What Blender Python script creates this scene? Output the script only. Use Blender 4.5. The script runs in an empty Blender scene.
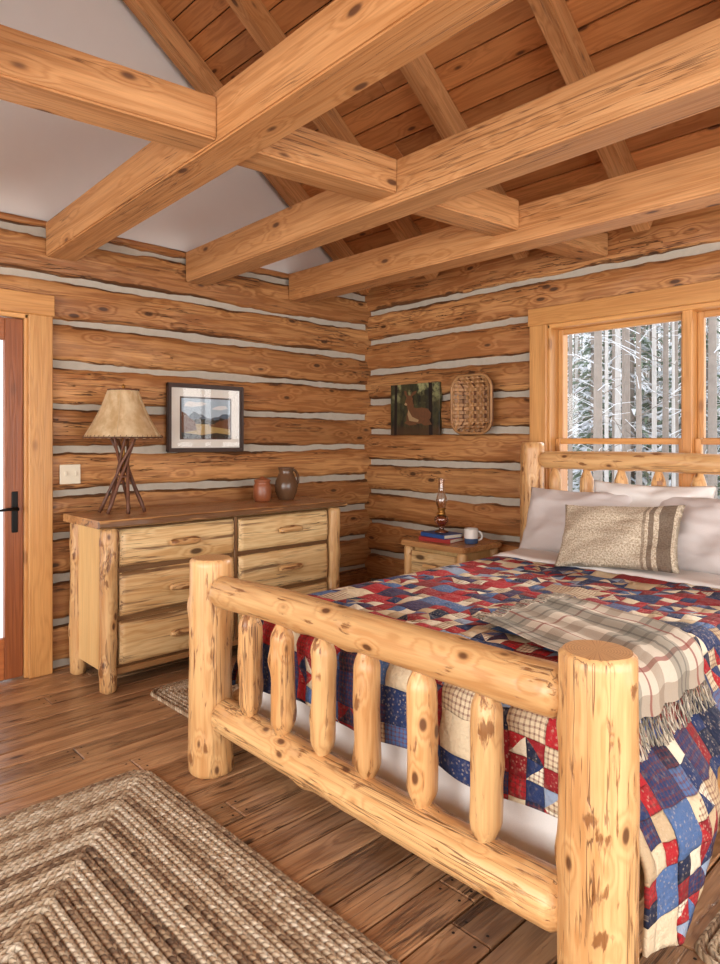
import bpy, bmesh, math, random
from mathutils import Vector, Matrix, noise
from math import sin, cos, pi, radians, sqrt
R = random.Random(7)
def srgb(r,g,b,a=1.0):
    f=lambda c:(c/255/12.92) if c/255<=0.04045 else ((c/255+0.055)/1.055)**2.4
    return (f(r),f(g),f(b),a)
def nz(x,y=0.0,z=0.0): return noise.noise(Vector((x,y,z)))
def ss(a,b,x):
    t=max(0,min(1,(x-a)/(b-a))); return t*t*(3-2*t)

# ------------------------------------------------------------ mesh builder
class MB:
    def __init__(s): s.v=[];s.f=[];s.m=[];s.s=[];s.g=[];s.t=[];s.b=[]
    def add(s,vs,fs,mat=0,smooth=True,gc=None,tint=1.0,bark=None):
        n=len(s.v); s.v+= [tuple(v) for v in vs]
        s.g+= [tuple(g) for g in (gc if gc is not None else vs)]
        s.t+= (tint if isinstance(tint,list) else [tint]*len(vs))
        s.b+= (bark if bark is not None else [0.0]*len(vs))
        for i,f in enumerate(fs):
            s.f.append(tuple(n+k for k in f)); s.m.append(mat[i] if isinstance(mat,list) else mat); s.s.append(smooth)
def mkobj(name,mb,mats,parent=None,recalc=True):
    xs=[v[0] for v in mb.v];ys=[v[1] for v in mb.v];zs=[v[2] for v in mb.v]
    o0=Vector(((min(xs)+max(xs))/2,(min(ys)+max(ys))/2,min(zs)))
    me=bpy.data.meshes.new(name)
    me.from_pydata([(v[0]-o0.x,v[1]-o0.y,v[2]-o0.z) for v in mb.v],[],mb.f)
    for m in mats: me.materials.append(m)
    me.polygons.foreach_set('material_index',mb.m); me.polygons.foreach_set('use_smooth',mb.s)
    a=me.attributes.new('gc','FLOAT_VECTOR','POINT'); a.data.foreach_set('vector',[c for g in mb.g for c in g])
    a=me.attributes.new('tint','FLOAT','POINT'); a.data.foreach_set('value',mb.t)
    a=me.attributes.new('bark','FLOAT','POINT'); a.data.foreach_set('value',mb.b)
    if recalc:
        bm=bmesh.new(); bm.from_mesh(me); bmesh.ops.recalc_face_normals(bm,faces=bm.faces[:]); bm.to_mesh(me); bm.free()
    me.update()
    ob=bpy.data.objects.new(name,me); bpy.context.collection.objects.link(ob)
    if parent: ob.parent=parent; ob.location=o0-parent.location
    else: ob.location=o0
    return ob
def empty(name,loc):
    e=bpy.data.objects.new(name,None); e.location=loc; e.empty_display_size=.1
    bpy.context.collection.objects.link(e); return e
def roff(): return Vector((R.uniform(-50,50),R.uniform(-50,50),R.uniform(-50,50)))
_bc={}
def box(mb,c,size,mat=0,axis=0,rot=None,bev=0.004,tint=None,off=None,smooth=False):
    sx,sy,sz=size; key=(round(sx,4),round(sy,4),round(sz,4),round(bev,4))
    if key not in _bc:
        bm=bmesh.new(); bmesh.ops.create_cube(bm,size=1)
        for v in bm.verts: v.co=Vector((v.co.x*sx,v.co.y*sy,v.co.z*sz))
        if bev>0: bmesh.ops.bevel(bm,geom=bm.edges[:],offset=min(bev,min(size)*.45),segments=1 if bev<.006 else (2 if bev<.03 else 6),affect='EDGES')
        bm.verts.index_update()
        _bc[key]=([v.co.copy() for v in bm.verts],[tuple(v.index for v in f.verts) for f in bm.faces]); bm.free()
    vs,fs=_bc[key]; c=Vector(c); off=off or roff()
    perm={0:(0,1,2),1:(1,0,2),2:(2,0,1)}[axis]
    gc=[Vector((v[perm[0]],v[perm[1]],v[perm[2]]))+off for v in vs]
    out=[(rot@v if rot else v)+c for v in vs]
    mb.add(out,fs,mat,smooth,gc,tint if tint is not None else R.uniform(.9,1.08))
def log(mb,p0,p1,r,mat=0,capmat=1,rfun=None,ns=24,step=.04,amp=.04,bend=.006,bumps=5,tint=None,cham=.012,bumpamp=.012,nr=None):
    p0=Vector(p0);p1=Vector(p1);d=p1-p0;L=d.length;d.normalize()
    up=Vector((0,0,1)) if abs(d.z)<.9 else Vector((1,0,0))
    a=d.cross(up).normalized();b=d.cross(a).normalized()
    off=roff();sd=R.uniform(0,100);n=nr or max(3,int(L/step))
    bl=[(R.uniform(.03,.97)*L,R.uniform(0,2*pi),R.uniform(.6,1)) for _ in range(bumps)]
    ts=[0]+[cham+(L-2*cham)*i/(n-1) for i in range(n)]+[L]
    vs=[];gc=[];bk=[]
    for k,t in enumerate(ts):
        rr=r*(rfun(t/L) if rfun else 1)
        if k==0 or k==len(ts)-1: rr-=min(cham,rr*.5)
        cx=bend*nz(t*1.5,sd);cy=bend*nz(t*1.5,sd+9)
        for j in range(ns):
            th=2*pi*j/ns
            q=rr*(1+amp*nz(t*4+sd,cos(th)*1.2,sin(th)*1.2)+amp*.5*nz(t*12+sd,cos(th)*3,sin(th)*3))
            bb=0
            for (bt,ba,bs) in bl:
                da=(th-ba+pi)%(2*pi)-pi; e=math.exp(-((t-bt)/.035)**2-(da*rr/.03)**2)*bs
                q+=bumpamp*e; bb=max(bb,math.exp(-((t-bt)/.022)**2-(da*rr/.016)**2)*bs)
            u=q*cos(th)+cx;w=q*sin(th)+cy
            vs.append(p0+d*t+a*u+b*w); gc.append(Vector((t,u,w))+off); bk.append(bb)
    fs=[];m=[]
    for k in range(len(ts)-1):
        for j in range(ns):
            j2=(j+1)%ns; fs.append((k*ns+j,k*ns+j2,(k+1)*ns+j2,(k+1)*ns+j)); m.append(mat)
    tn=tint if tint is not None else R.uniform(.90,1.06)
    mb.add(vs,fs,m,True,gc,tn,bk)
    for k,t in ((0,0),(len(ts)-1,L)):
        ring=vs[k*ns:(k+1)*ns]; c=sum(ring,Vector())/ns
        cv=[c]+ring; g=[Vector(((v-c).dot(a),(v-c).dot(b),sd)) for v in cv]
        mb.add(cv,[(0,1+j,1+(j+1)%ns) for j in range(ns)],capmat,False,g,tn)
def lathe(mb,prof,c,mat=0,ns=32,tint=1.0):
    vs=[];fs=[]
    for (r,z) in prof:
        for j in range(ns):
            th=2*pi*j/ns; vs.append(Vector((c[0]+r*cos(th),c[1]+r*sin(th),c[2]+z)))
    for k in range(len(prof)-1):
        for j in range(ns):
            j2=(j+1)%ns; fs.append((k*ns+j,k*ns+j2,(k+1)*ns+j2,(k+1)*ns+j))
    mb.add(vs,fs,mat,True,[v-Vector(c) for v in vs],tint)
def tube(mb,pts,r,mat=0,ns=8,closed=False,tint=1.0,gscale=1):
    pts=[Vector(p) for p in pts];n=len(pts);vs=[];gc=[];L=0
    off=roff()
    for i,p in enumerate(pts):
        if closed: t=(pts[(i+1)%n]-pts[i-1]).normalized()
        else: t=(pts[min(i+1,n-1)]-pts[max(i-1,0)]).normalized()
        up=Vector((0,0,1)) if abs(t.z)<.95 else Vector((1,0,0))
        a=t.cross(up).normalized();b=t.cross(a)
        if i: L+=(p-pts[i-1]).length
        rr=r(i/(n-1)) if callable(r) else r
        for j in range(ns):
            th=2*pi*j/ns; vs.append(p+a*rr*cos(th)+b*rr*sin(th)); gc.append(Vector((L,rr*cos(th),rr*sin(th)))+off)
    fs=[]
    for k in range(n if closed else n-1):
        k2=(k+1)%n
        for j in range(ns):
            j2=(j+1)%ns; fs.append((k*ns+j,k*ns+j2,k2*ns+j2,k2*ns+j))
    if not closed: fs.append(tuple(range(ns))); fs.append(tuple(range((n-1)*ns,n*ns)))
    mb.add(vs,fs,mat,True,gc,tint)
def grid(mb,nu,nv,P,G=None,mat=0,tint=1.0):
    vs=[P(i/(nu-1),j/(nv-1)) for i in range(nu) for j in range(nv)]
    gc=[G(i/(nu-1),j/(nv-1)) for i in range(nu) for j in range(nv)] if G else None
    fs=[(i*nv+j,i*nv+j+1,(i+1)*nv+j+1,(i+1)*nv+j) for i in range(nu-1) for j in range(nv-1)]
    mb.add(vs,fs,mat,True,gc,tint)

# ------------------------------------------------------------ materials
class NT:
    def __init__(s,name):
        s.mat=bpy.data.materials.new(name); s.mat.use_nodes=True; s.t=s.mat.node_tree; s.t.nodes.clear()
        s.out=s.t.nodes.new('ShaderNodeOutputMaterial'); s.p=s.t.nodes.new('ShaderNodeBsdfPrincipled')
        s.t.links.new(s.p.outputs[0],s.out.inputs[0])
    def n(s,t,**k):
        nd=s.t.nodes.new(t)
        for a,b in k.items(): setattr(nd,a,b)
        return nd
    def l(s,a,b): s.t.links.new(a,b)
    def setin(s,sock,v):
        if isinstance(v,bpy.types.NodeSocket): s.l(v,sock)
        else: sock.default_value=v
    def attr(s,name,fac=False):
        nd=s.n('ShaderNodeAttribute',attribute_name=name); return nd.outputs['Fac'] if fac else nd.outputs['Vector']
    def math(s,op,a,b=0.0,c=0.0,clamp=False):
        nd=s.n('ShaderNodeMath',operation=op,use_clamp=clamp); s.setin(nd.inputs[0],a); s.setin(nd.inputs[1],b); s.setin(nd.inputs[2],c); return nd.outputs[0]
    def vmul(s,v,k):
        nd=s.n('ShaderNodeVectorMath',operation='MULTIPLY'); s.setin(nd.inputs[0],v); nd.inputs[1].default_value=k; return nd.outputs[0]
    def noise(s,v,scale=1,detail=3,rough=.5,dist=0,col=False):
        nd=s.n('ShaderNodeTexNoise'); s.setin(nd.inputs['Vector'],v); nd.inputs['Scale'].default_value=scale; nd.inputs['Detail'].default_value=detail
        nd.inputs['Roughness'].default_value=rough; nd.inputs['Distortion'].default_value=dist
        return nd.outputs['Color'] if col else nd.outputs['Fac']
    def mr(s,v,a,b,c=0.0,d=1.0,smooth=True):
        nd=s.n('ShaderNodeMapRange'); nd.interpolation_type='SMOOTHSTEP' if smooth else 'LINEAR'
        s.setin(nd.inputs[0],v)
        for i,x in enumerate((a,b,c,d)): nd.inputs[i+1].default_value=x
        return nd.outputs[0]
    def mix(s,f,a,b,bt='MIX'):
        nd=s.n('ShaderNodeMix',data_type='RGBA',blend_type=bt); s.setin(nd.inputs[0],f); s.setin(nd.inputs[6],a); s.setin(nd.inputs[7],b); return nd.outputs[2]
    def bump(s,h,st=.3,dist=.01):
        nd=s.n('ShaderNodeBump'); nd.inputs['Strength'].default_value=st; nd.inputs['Distance'].default_value=dist; s.l(h,nd.inputs['Height']); s.l(nd.outputs[0],s.p.inputs['Normal'])
    def col(s,c): s.setin(s.p.inputs['Base Color'],c)
    def rough(s,r): s.setin(s.p.inputs['Roughness'],r)
def wood(name,cl,cd,ck,sx=.7,sy=9,rings=9,ringamt=.35,kx=4,ky=7,knot=1,patch=0,pc=None,psx=1.6,psy=10,rough=.5,bump=.35,contrast=(.35,.65),barkth=.62,fineamt=.22,coat=0,crack=0,kr=.06):
    s=NT(name); A=s.attr('gc'); tint=s.attr('tint',True); bark=s.attr('bark',True)
    n1=s.noise(s.vmul(A,(sx,sy,sy)),1,4,.55,.25)
    vo=s.n('ShaderNodeTexVoronoi'); s.l(s.vmul(A,(kx,ky,ky)),vo.inputs['Vector']); vo.inputs['Scale'].default_value=1; d=vo.outputs['Distance']
    kn=s.mr(d,kr,kr+.08,1.0,0.0); halo=s.mr(d,.08,.45,1.0,0.0)
    ph=s.math('ADD',s.math('MULTIPLY',n1,rings),s.math('MULTIPLY',halo,1.6*knot))
    rg=s.math('MULTIPLY_ADD',s.math('SINE',s.math('MULTIPLY',ph,6.283)),.5,.5); rg=s.math('POWER',rg,1.8)
    n2=s.noise(s.vmul(A,(sx*.6,sy*.45,sy*.45)),1.3,3,.5)
    f=s.math('ADD',s.mr(n2,contrast[0],contrast[1],0,.7),s.math('MULTIPLY',rg,ringamt),clamp=True)
    c=s.mix(f,cl,cd)
    fine=s.noise(s.vmul(A,(5,130,130)),1,2,.6)
    c=s.mix(1.0,c,s.mix(fine,(1-fineamt,)*3+(1,),(1+fineamt*.6,)*3+(1,)),'MULTIPLY')
    st=s.noise(s.vmul(A,(1.6,38,38)),1,3,.6); c=s.mix(s.mr(st,.52,.72,0,.55),c,cd)
    if knot>0:
        c=s.mix(s.math('MULTIPLY',s.mr(d,.1,.26,1,0),.45*min(1,knot)),c,cd)
        c=s.mix(s.math('MULTIPLY',kn,.9*min(1,knot)),c,ck)
    pc=pc or ck
    n3=s.noise(s.vmul(A,(psx,psy,psy)),1,5,.6,.4)
    v=s.math('ADD',n3,s.math('MULTIPLY',bark,.32)); v=s.math('ADD',v,patch*.1)
    pm=s.mr(v,barkth,barkth+.1); c=s.mix(s.math('MULTIPLY',pm,.88),c,pc)
    h=s.math('ADD',s.math('MULTIPLY',fine,.25),s.math('MULTIPLY',rg,-.12))
    if crack:
        cn=s.noise(s.vmul(A,(.9,34,34)),1,3,.55,.1); ck_=s.math('ABSOLUTE',s.math('SUBTRACT',cn,.5)); gate=s.noise(s.vmul(A,(1.1,5,5)),1,1)
        cm=s.math('MULTIPLY',s.mr(ck_,.004,.018,1,0),s.mr(gate,.50,.60)); c=s.mix(s.math('MULTIPLY',cm,crack),c,ck); h=s.math('ADD',h,s.math('MULTIPLY',cm,-.8))
    tc=s.n('ShaderNodeCombineColor'); 
    for i in range(3): s.l(tint,tc.inputs[i])
    c=s.mix(1.0,c,tc.outputs[0],'MULTIPLY'); s.col(c)
    s.rough(s.math('MULTIPLY_ADD',fine,.2,rough-.1))
    h=s.math('ADD',h,s.math('MULTIPLY',pm,-.5)); h=s.math('ADD',h,s.math('MULTIPLY',n2,.6))
    s.bump(h,bump,.008)
    if coat: s.p.inputs['Coat Weight'].default_value=coat; s.p.inputs['Coat Roughness'].default_value=.3
    return s.mat
def endgrain(name,cl,cd):
    s=NT(name); A=s.attr('gc'); n=s.noise(A,7,2,.5)
    ln=s.n('ShaderNodeVectorMath',operation='LENGTH'); sp=s.n('ShaderNodeSeparateXYZ'); s.l(A,sp.inputs[0]); cb=s.n('ShaderNodeCombineXYZ'); s.l(sp.outputs[0],cb.inputs[0]); s.l(sp.outputs[1],cb.inputs[1]); s.l(cb.outputs[0],ln.inputs[0])
    r=s.math('ADD',ln.outputs['Value'],s.math('MULTIPLY',n,.012))
    w=s.math('MULTIPLY_ADD',s.math('SINE',s.math('MULTIPLY',r,900)),.5,.5)
    an=s.math('ARCTAN2',sp.outputs[1],sp.outputs[0])
    cn=s.n('ShaderNodeTexNoise',noise_dimensions='1D'); s.l(s.math('MULTIPLY',an,4),cn.inputs['W']); cn.inputs['Detail'].default_value=2
    f=s.math('ADD',s.math('MULTIPLY',w,.35),s.mr(cn.outputs['Fac'],.55,.7,0,.5),clamp=True)
    s.col(s.mix(f,cl,cd)); s.rough(.6); s.bump(f,.2,.004); return s.mat
def plain(name,c,rough=.5,metal=0,nscale=0,namt=.15,bump=0):
    s=NT(name); s.p.inputs['Metallic'].default_value=metal; s.rough(rough)
    n=s.noise(s.attr('gc'),nscale or 12,4,.6)
    k=tuple(x*(1-namt) for x in c[:3])+(1,)
    s.col(s.mix(n,k,c))
    if bump: s.bump(n,bump,.006)
    return s.mat

W_LOG=wood('bed_log_wood',srgb(226,184,128),srgb(192,138,84),srgb(84,46,24),sx=.9,sy=12,rings=6,ringamt=.4,kx=6,ky=11,pc=srgb(126,78,40),psx=7,psy=42,barkth=.585,rough=.34,contrast=(.3,.75),crack=.75,bump=.55,kr=.08)
W_END=endgrain('log_end_grain',srgb(216,172,116),srgb(152,102,58))
W_WALL=wood('wall_log_wood',srgb(212,156,98),srgb(156,100,54),srgb(66,38,20),sx=.5,sy=8,rings=8,ringamt=.55,kx=3.6,ky=9,pc=srgb(80,48,24),psx=2.2,psy=26,barkth=.64,rough=.48,crack=.9,bump=.7,fineamt=.42,kr=.08,contrast=(.3,.6))
W_BEAM=wood('beam_wood',srgb(212,158,104),srgb(176,120,68),srgb(80,44,22),sx=.35,sy=10,rings=9,ringamt=.5,kx=3,ky=7,rough=.6,barkth=.8,crack=.6,fineamt=.34,bump=.55)
W_CEIL=wood('ceiling_plank_wood',srgb(208,142,84),srgb(166,104,54),srgb(76,38,18),sx=.5,sy=8,rings=8,ringamt=.4,kx=3,ky=9,rough=.55,barkth=.8)
W_TRIM=wood('window_trim_wood',srgb(216,162,98),srgb(188,132,74),srgb(110,64,32),sx=.4,sy=9,rings=10,ringamt=.4,kx=2.5,ky=5,knot=.6,rough=.4,barkth=.9)
W_DOOR=wood('door_wood',srgb(178,106,58),srgb(136,74,36),srgb(76,36,16),sx=.4,sy=10,rings=10,ringamt=.35,kx=2,ky=5,knot=.4,rough=.4,barkth=.9)
W_FLOOR=wood('floor_plank_wood',srgb(190,146,106),srgb(134,94,63),srgb(46,29,20),sx=.9,sy=14,rings=6,ringamt=.45,kx=3.4,ky=9,pc=srgb(84,56,38),psx=2.4,psy=22,barkth=.58,rough=.32,contrast=(.32,.7),bump=.65,crack=.8,fineamt=.4)
W_DRW=wood('dresser_face_wood',srgb(232,202,150),srgb(196,152,98),srgb(66,44,28),sx=.9,sy=12,rings=7,ringamt=.45,kx=3,ky=7,pc=srgb(112,80,52),psx=1.0,psy=24,barkth=.56,rough=.36,contrast=(.32,.75),crack=.8,kr=.09)
W_PANEL=wood('dresser_panel_wood',srgb(226,190,132),srgb(204,160,102),srgb(140,94,52),sx=.4,sy=8,rings=6,ringamt=.25,kx=2,ky=5,knot=.3,rough=.36,barkth=.9)
W_FRAME=wood('dresser_frame_wood',srgb(160,116,72),srgb(112,76,44),srgb(70,40,20),sx=.4,sy=8,rings=6,ringamt=.25,kx=2,ky=5,knot=.3,rough=.45,barkth=.9)
W_TOP=wood('dresser_top_wood',srgb(208,160,106),srgb(162,112,68),srgb(76,46,24),sx=.6,sy=9,rings=7,ringamt=.4,kx=3,ky=7,pc=srgb(92,60,36),psx=1.5,psy=16,barkth=.62,rough=.3,crack=.4)
W_TWIG=wood('twig_wood',srgb(108,66,44),srgb(62,36,24),srgb(28,16,10),sx=3,sy=30,rings=3,kx=10,ky=20,rough=.55)
M_CHINK=plain('chinking_mortar',srgb(188,178,162),.85,0,30,.25,.5)
M_GABLE=plain('gable_plaster',srgb(228,225,220),.85,0,8,.05,.08)
M_DARK=plain('dark_gap',srgb(30,18,11),.9)
M_IRON=plain('black_iron',srgb(30,28,27),.4,.8)
M_BRASS=plain('aged_brass',srgb(168,120,60),.35,.9)
M_SHEET=plain('white_linen',srgb(230,226,222),.8,0,260,.1,.25)
M_PILLOW=plain('pillow_linen',srgb(208,200,197),.85,0,200,.12,.35)
M_SWITCH=plain('switch_plastic',srgb(220,208,184),.35)
M_SNOW=plain('snow',srgb(240,243,248),.8,0,.6,.08,.2)
M_WHITEFR=plain('picture_mat_board',srgb(232,228,218),.8)
def glass(name,tr=.9,col=(1,1,1,1)):
    s=NT(name); s.t.nodes.remove(s.p); T=s.n('ShaderNodeBsdfTransparent'); T.inputs[0].default_value=col
    G=s.n('ShaderNodeBsdfGlossy'); G.inputs['Roughness'].default_value=.02; M=s.n('ShaderNodeMixShader')
    fr=s.n('ShaderNodeFresnel'); fr.inputs[0].default_value=1.45
    s.l(s.math('MULTIPLY_ADD',fr.outputs[0],.8,(1-tr)*.2),M.inputs[0]); s.l(T.outputs[0],M.inputs[1]); s.l(G.outputs[0],M.inputs[2]); s.l(M.outputs[0],s.out.inputs[0]); return s.mat
M_GLASS=glass('window_glass'); M_LGLASS=glass('lamp_glass',.6,(.93,.86,.82,1)); M_AMBER=glass('amber_glass',.5,(.78,.5,.38,1))

# ------------------------------------------------------------ dimensions
WX=4.12; WY=4.21; XL=-2.4; YF=-2.4; ZT_WALL=2.72
CX=WX+.04; CY=WY+.04      # chinking planes
SLOPE=.744; ROOF0=2.76; RIDGE=.86
def roofz(x): return ROOF0+SLOPE*(WX-x) if x>RIDGE else ROOF0+SLOPE*(WX-RIDGE)-SLOPE*(RIDGE-x)

# ------------------------------------------------------------ log walls
def log_wall(name,P,u0,u1,z0,openings,ztop,pitch=.262,D=.05,thick=.2,extra=None):
    """P(u,out,z)->world ; out>0 into the room, out=0 is chink plane"""
    mb=MB(); row=0; zb=z0-pitch
    while zb<ztop-.02:
        zt=min(zb+pitch,ztop); last=(zt>=ztop-.05)
        if last: zt=ztop
        lo=max(zb,0.0)
        off=roff(); sd=R.uniform(0,200); tn=R.uniform(.80,1.14)
        cuts=sorted(set([u0,u1]+[c for o in openings for c in (o[0],o[1]) if u0<c<u1]))
        for a,b in zip(cuts[:-1],cuts[1:]):
            ranges=[(lo,zt)]
            for o in openings:
                if a>=o[0]-1e-6 and b<=o[1]+1e-6:
                    nr=[]
                    for (p,q) in ranges:
                        if o[2]>p: nr.append((p,min(q,o[2])))
                        if o[3]<q: nr.append((max(p,o[3]),q))
                    ranges=[r for r in nr if r[1]-r[0]>.03]
            for (p,q) in ranges:
                n=max(2,int((b-a)/.04)); m=13; vs=[];gc=[];bk=[]
                for i in range(n+1):
                    u=a+(b-a)*i/n
                    te=q-(.021+.016*nz(u*1.7,sd)+.010*nz(u*6,sd)+.007*nz(u*19,sd) if q<ztop-.01 else 0)
                    be=p+(.021+.016*nz(u*1.7,sd+50)+.010*nz(u*6,sd+50)+.007*nz(u*19,sd+50) if p>0 else 0)
                    mid=(te+be)/2;hh=(te-be)/2
                    for j in range(m):
                        an=-pi/2+pi*j/(m-1)
                        z=mid+hh*sin(an); o=D*max(0,cos(an))**.38*(1+.26*nz(u*3,z*6,sd))-.012
                        o+=.007*nz(u*9,z*25,sd)+.005*abs(nz(u*14,z*9,sd+7))
                        vs.append(P(u,o,z)); gc.append(Vector((u,o,z))+off)
                        bk.append(ss(.66,1,abs(sin(an)))*(.60+1.1*nz(u*1.3,sd+j//7*30)))
                fs=[(i*m+j,i*m+j+1,(i+1)*m+j+1,(i+1)*m+j) for i in range(n) for j in range(m-1)]
                mb.add(vs,fs,0,True,gc,tn,bk)
        zb=zt
        if last: break
    cuts=sorted(set([u0,u1]+[c for o in openings for c in (o[0],o[1]) if u0<c<u1]))
    for a,b in zip(cuts[:-1],cuts[1:]):
        rg=[(-.05,ztop)]
        for o in openings:
            if a>=o[0]-1e-6 and b<=o[1]+1e-6:
                nr=[]
                for (p,q) in rg:
                    if o[2]>p: nr.append((p,min(q,o[2])))
                    if o[3]<q: nr.append((max(p,o[3]),q))
                rg=nr
        for (p,q) in rg:
            if q-p<.01: continue
            c8=[P(u,o,z) for u in (a,b) for o in (0,-thick) for z in (p,q)]
            mb.add(c8,[(0,1,3,2),(4,6,7,5),(0,4,5,1),(2,3,7,6),(0,2,6,4),(1,5,7,3)],1,False)
    if extra: extra(mb)
    return mkobj(name,mb,[W_WALL,M_CHINK,W_TRIM])
def casing(mb,P,o,w=.12,t=.03,mat=0,bottom=True,D=.05):
    u0,u1,z0,z1=o
    def bx(ua,ub,za,zb,oo,t,ax):
        a=P(ua,oo,za);b=P(ub,oo+t,zb); c=(a+b)/2; s=(abs(b.x-a.x),abs(b.y-a.y),abs(b.z-a.z)); box(mb,c,s,mat,ax,bev=.004)
    h=0 if abs(P(1,0,0).x-P(0,0,0).x)>.5 else 1
    bx(u0-w,u0+.01,(z0-.0 if not bottom else z0-.02),z1+.0,D,t,2); bx(u1-.01,u1+w,(z0 if not bottom else z0-.02),z1,D,t,2)
    bx(u0-w-.01,u1+w+.01,z1,z1+w,D,t+.004,h)
    if bottom: bx(u0-w-.02,u1+w+.02,z0-.05,z0-.01,D-.01,.09,h); bx(u0-w,u1+w,z0-.15,z0-.05,D,t-.004,h)
    dep=.19
    bx(u0-.005,u0+.025,z0,z1,-dep,dep+D,2); bx(u1-.025,u1+.005,z0,z1,-dep,dep+D,2); bx(u0,u1,z1-.025,z1+.005,-dep,dep+D,h)
    if bottom: bx(u0,u1,z0-.01,z0+.02,-dep,dep+D,h)
    return bx,h
WIN=(0.40,2.44,0.72,2.19)
DOOR=(0.40,1.315,0.0,2.14)
log_wall('wall_back',lambda u,o,z:Vector((u,CY-o,z)),XL,CX,.03+.262*0,[DOOR],2.72)
log_wall('wall_right',lambda u,o,z:Vector((CX-o,u,z)),YF,CY,-.10+.262,[WIN],2.78)
LW=(-1.8,3.2,.3,2.45); FW=(-1.9,3.4,.3,2.45)  # unseen window openings, added so the fill lights can reach the room
PL=lambda u,o,z:Vector((XL-.04+o,u,z)); PF=lambda u,o,z:Vector((u,YF-.04+o,z))
def mkopen(P,o):
    def f(mb):
        bx,h=casing(mb,P,o,mat=2)
        for i in range(5):
            u=o[0]+(o[1]-o[0])*i/4; bx(u-.03,u+.03,o[2],o[3],-.1,.05,2)
        bx(o[0],o[1],1.38,1.42,-.1,.05,h)
    return f
log_wall('wall_left',PL,YF,CY,.03,[LW],2.72,extra=mkopen(PL,LW))
log_wall('wall_front',PF,XL,CX,.03,[FW],2.72,extra=mkopen(PF,FW))
for nm,y in (('wall_gable_back',CY+.0),('wall_gable_front',YF-.04)):
    mb=MB(); s=1 if y>0 else -1
    pl=[(XL-.04,2.70),(CX,2.70),(CX,roofz(CX)+.1),(RIDGE,roofz(RIDGE)+.1),(XL-.04,max(2.71,roofz(XL)+.1))]
    vs=[Vector((x,y,z)) for x,z in pl]+[Vector((x,y+.15*s,z)) for x,z in pl]; n=5
    mb.add(vs,[tuple(range(n)),tuple(range(n,2*n))]+[(i,(i+1)%n,n+(i+1)%n,n+i) for i in range(n)],0,False)
    mkobj(nm,mb,[M_GABLE])

# ------------------------------------------------------------ floor
mb=MB(); y=YF-.0; pw=.145
while y<WY+.02:
    x=XL-R.uniform(0,2)
    while x<WX:
        L=R.uniform(1.6,3.4); x1=min(x+L,WX+.03)
        xa=max(x,XL-.02)
        if x1-xa>.05:
            box(mb,((xa+x1)/2,y+pw/2,-.015+R.uniform(-.0008,.0008)),(x1-xa-.003,pw-.007,.03),0,0,bev=.004,tint=R.uniform(.72,1.16))
            for xe in (xa+.03,x1-.03):
                if 0<xe<WX:
                    for yy in (y+.035,y+pw-.035):
                        ns=8; vs=[Vector((xe+.005*cos(2*pi*k/ns),yy+.005*sin(2*pi*k/ns),.0014)) for k in range(ns)]
                        mb.add(vs,[tuple(range(ns))],1,False)
        x+=L
    y+=pw
box(mb,((XL+WX)/2,(YF+WY)/2,-.05),(WX-XL+.2,WY-YF+.2,.03),1,0,bev=0)
mkobj('floor',mb,[W_FLOOR,M_DARK])

# ------------------------------------------------------------ roof ceiling
mb=MB(); th=math.atan(SLOPE); pw=.15
for side in (1,-1):
    L=(WX+.25-RIDGE)/cos(th) if side==1 else (RIDGE-XL+.25)/cos(th)
    zr=roofz(RIDGE); n=int(L/pw)+1
    rot=Matrix.Rotation(th*side,3,'Y')
    for i in range(n):
        s=(i+.5)*pw; cxx=RIDGE+side*s*cos(th); czz=zr-s*sin(th)
        nrm=Vector((sin(th)*side,0,cos(th)))
        c=Vector((cxx,0,czz))+nrm*.012
        yy=YF-.1; 
        while yy<CY+.1:
            l=R.uniform(2.2,4); y1=min(yy+l,CY+.15)
            if y1-yy>.02: box(mb,(c.x,(yy+y1)/2,c.z),(pw-.006,y1-yy-.002,.024),0,1,rot=rot,bev=.005,tint=R.uniform(.82,1.14))
            yy+=l
    s=L/2; c=Vector((RIDGE+side*s*cos(th),(YF+CY)/2,zr-s*sin(th)))+Vector((sin(th)*side,0,cos(th)))*.05
    box(mb,c,(L+.1,CY-YF+.4,.04),1,0,rot=rot,bev=0)
mkobj('ceiling',mb,[W_CEIL,M_DARK])
for y in (4.14,3.39,2.58,1.74,.90,.06,-.78,-1.62):
    mb=MB()
    for side in (1,-1):
        L=(WX-.02-RIDGE)/cos(th) if side==1 else (RIDGE-XL-.02)/cos(th)
        rot=Matrix.Rotation(th*side,3,'Y'); s=L/2
        c=Vector((RIDGE+side*s*cos(th),y,roofz(RIDGE)-s*sin(th)))-Vector((sin(th)*side,0,cos(th)))*.075
        box(mb,c,(L,.10,.15),0,0,rot=rot,bev=.006)
    mkobj('roof_rafter',mb,[W_BEAM])
BXS=((-1.50,.03),(-.58,.03),(.34,.03),(1.41,.036),(2.34,.018),(3.24,.004))
for i,(x0,rise) in enumerate(BXS):
    mb=MB(); L=WY-YF; rot=Matrix.Rotation(-math.atan(rise),3,'X')
    c=Vector((x0+.09,(YF+WY)/2,2.5+.105+rise*L/2)); box(mb,c,(.18,L,.21),0,1,rot=rot,bev=.008); mkobj('ceiling_tie_beam',mb,[W_BEAM])
mb=MB(); xs=[XL]+[v for x0,_ in BXS for v in (x0,x0+.18)]+[WX]
for k,(a,b) in enumerate(zip(xs[0::2],xs[1::2])):
    m=(a+b)/2; yc=2.38-.105*(m-1.41); box(mb,(m,yc,2.665),(b-a+.03,.18,.17),0,0,rot=Matrix.Rotation(-.105,3,'Z'),bev=.008)
mkobj('ceiling_cross_beam',mb,[W_BEAM])

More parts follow.
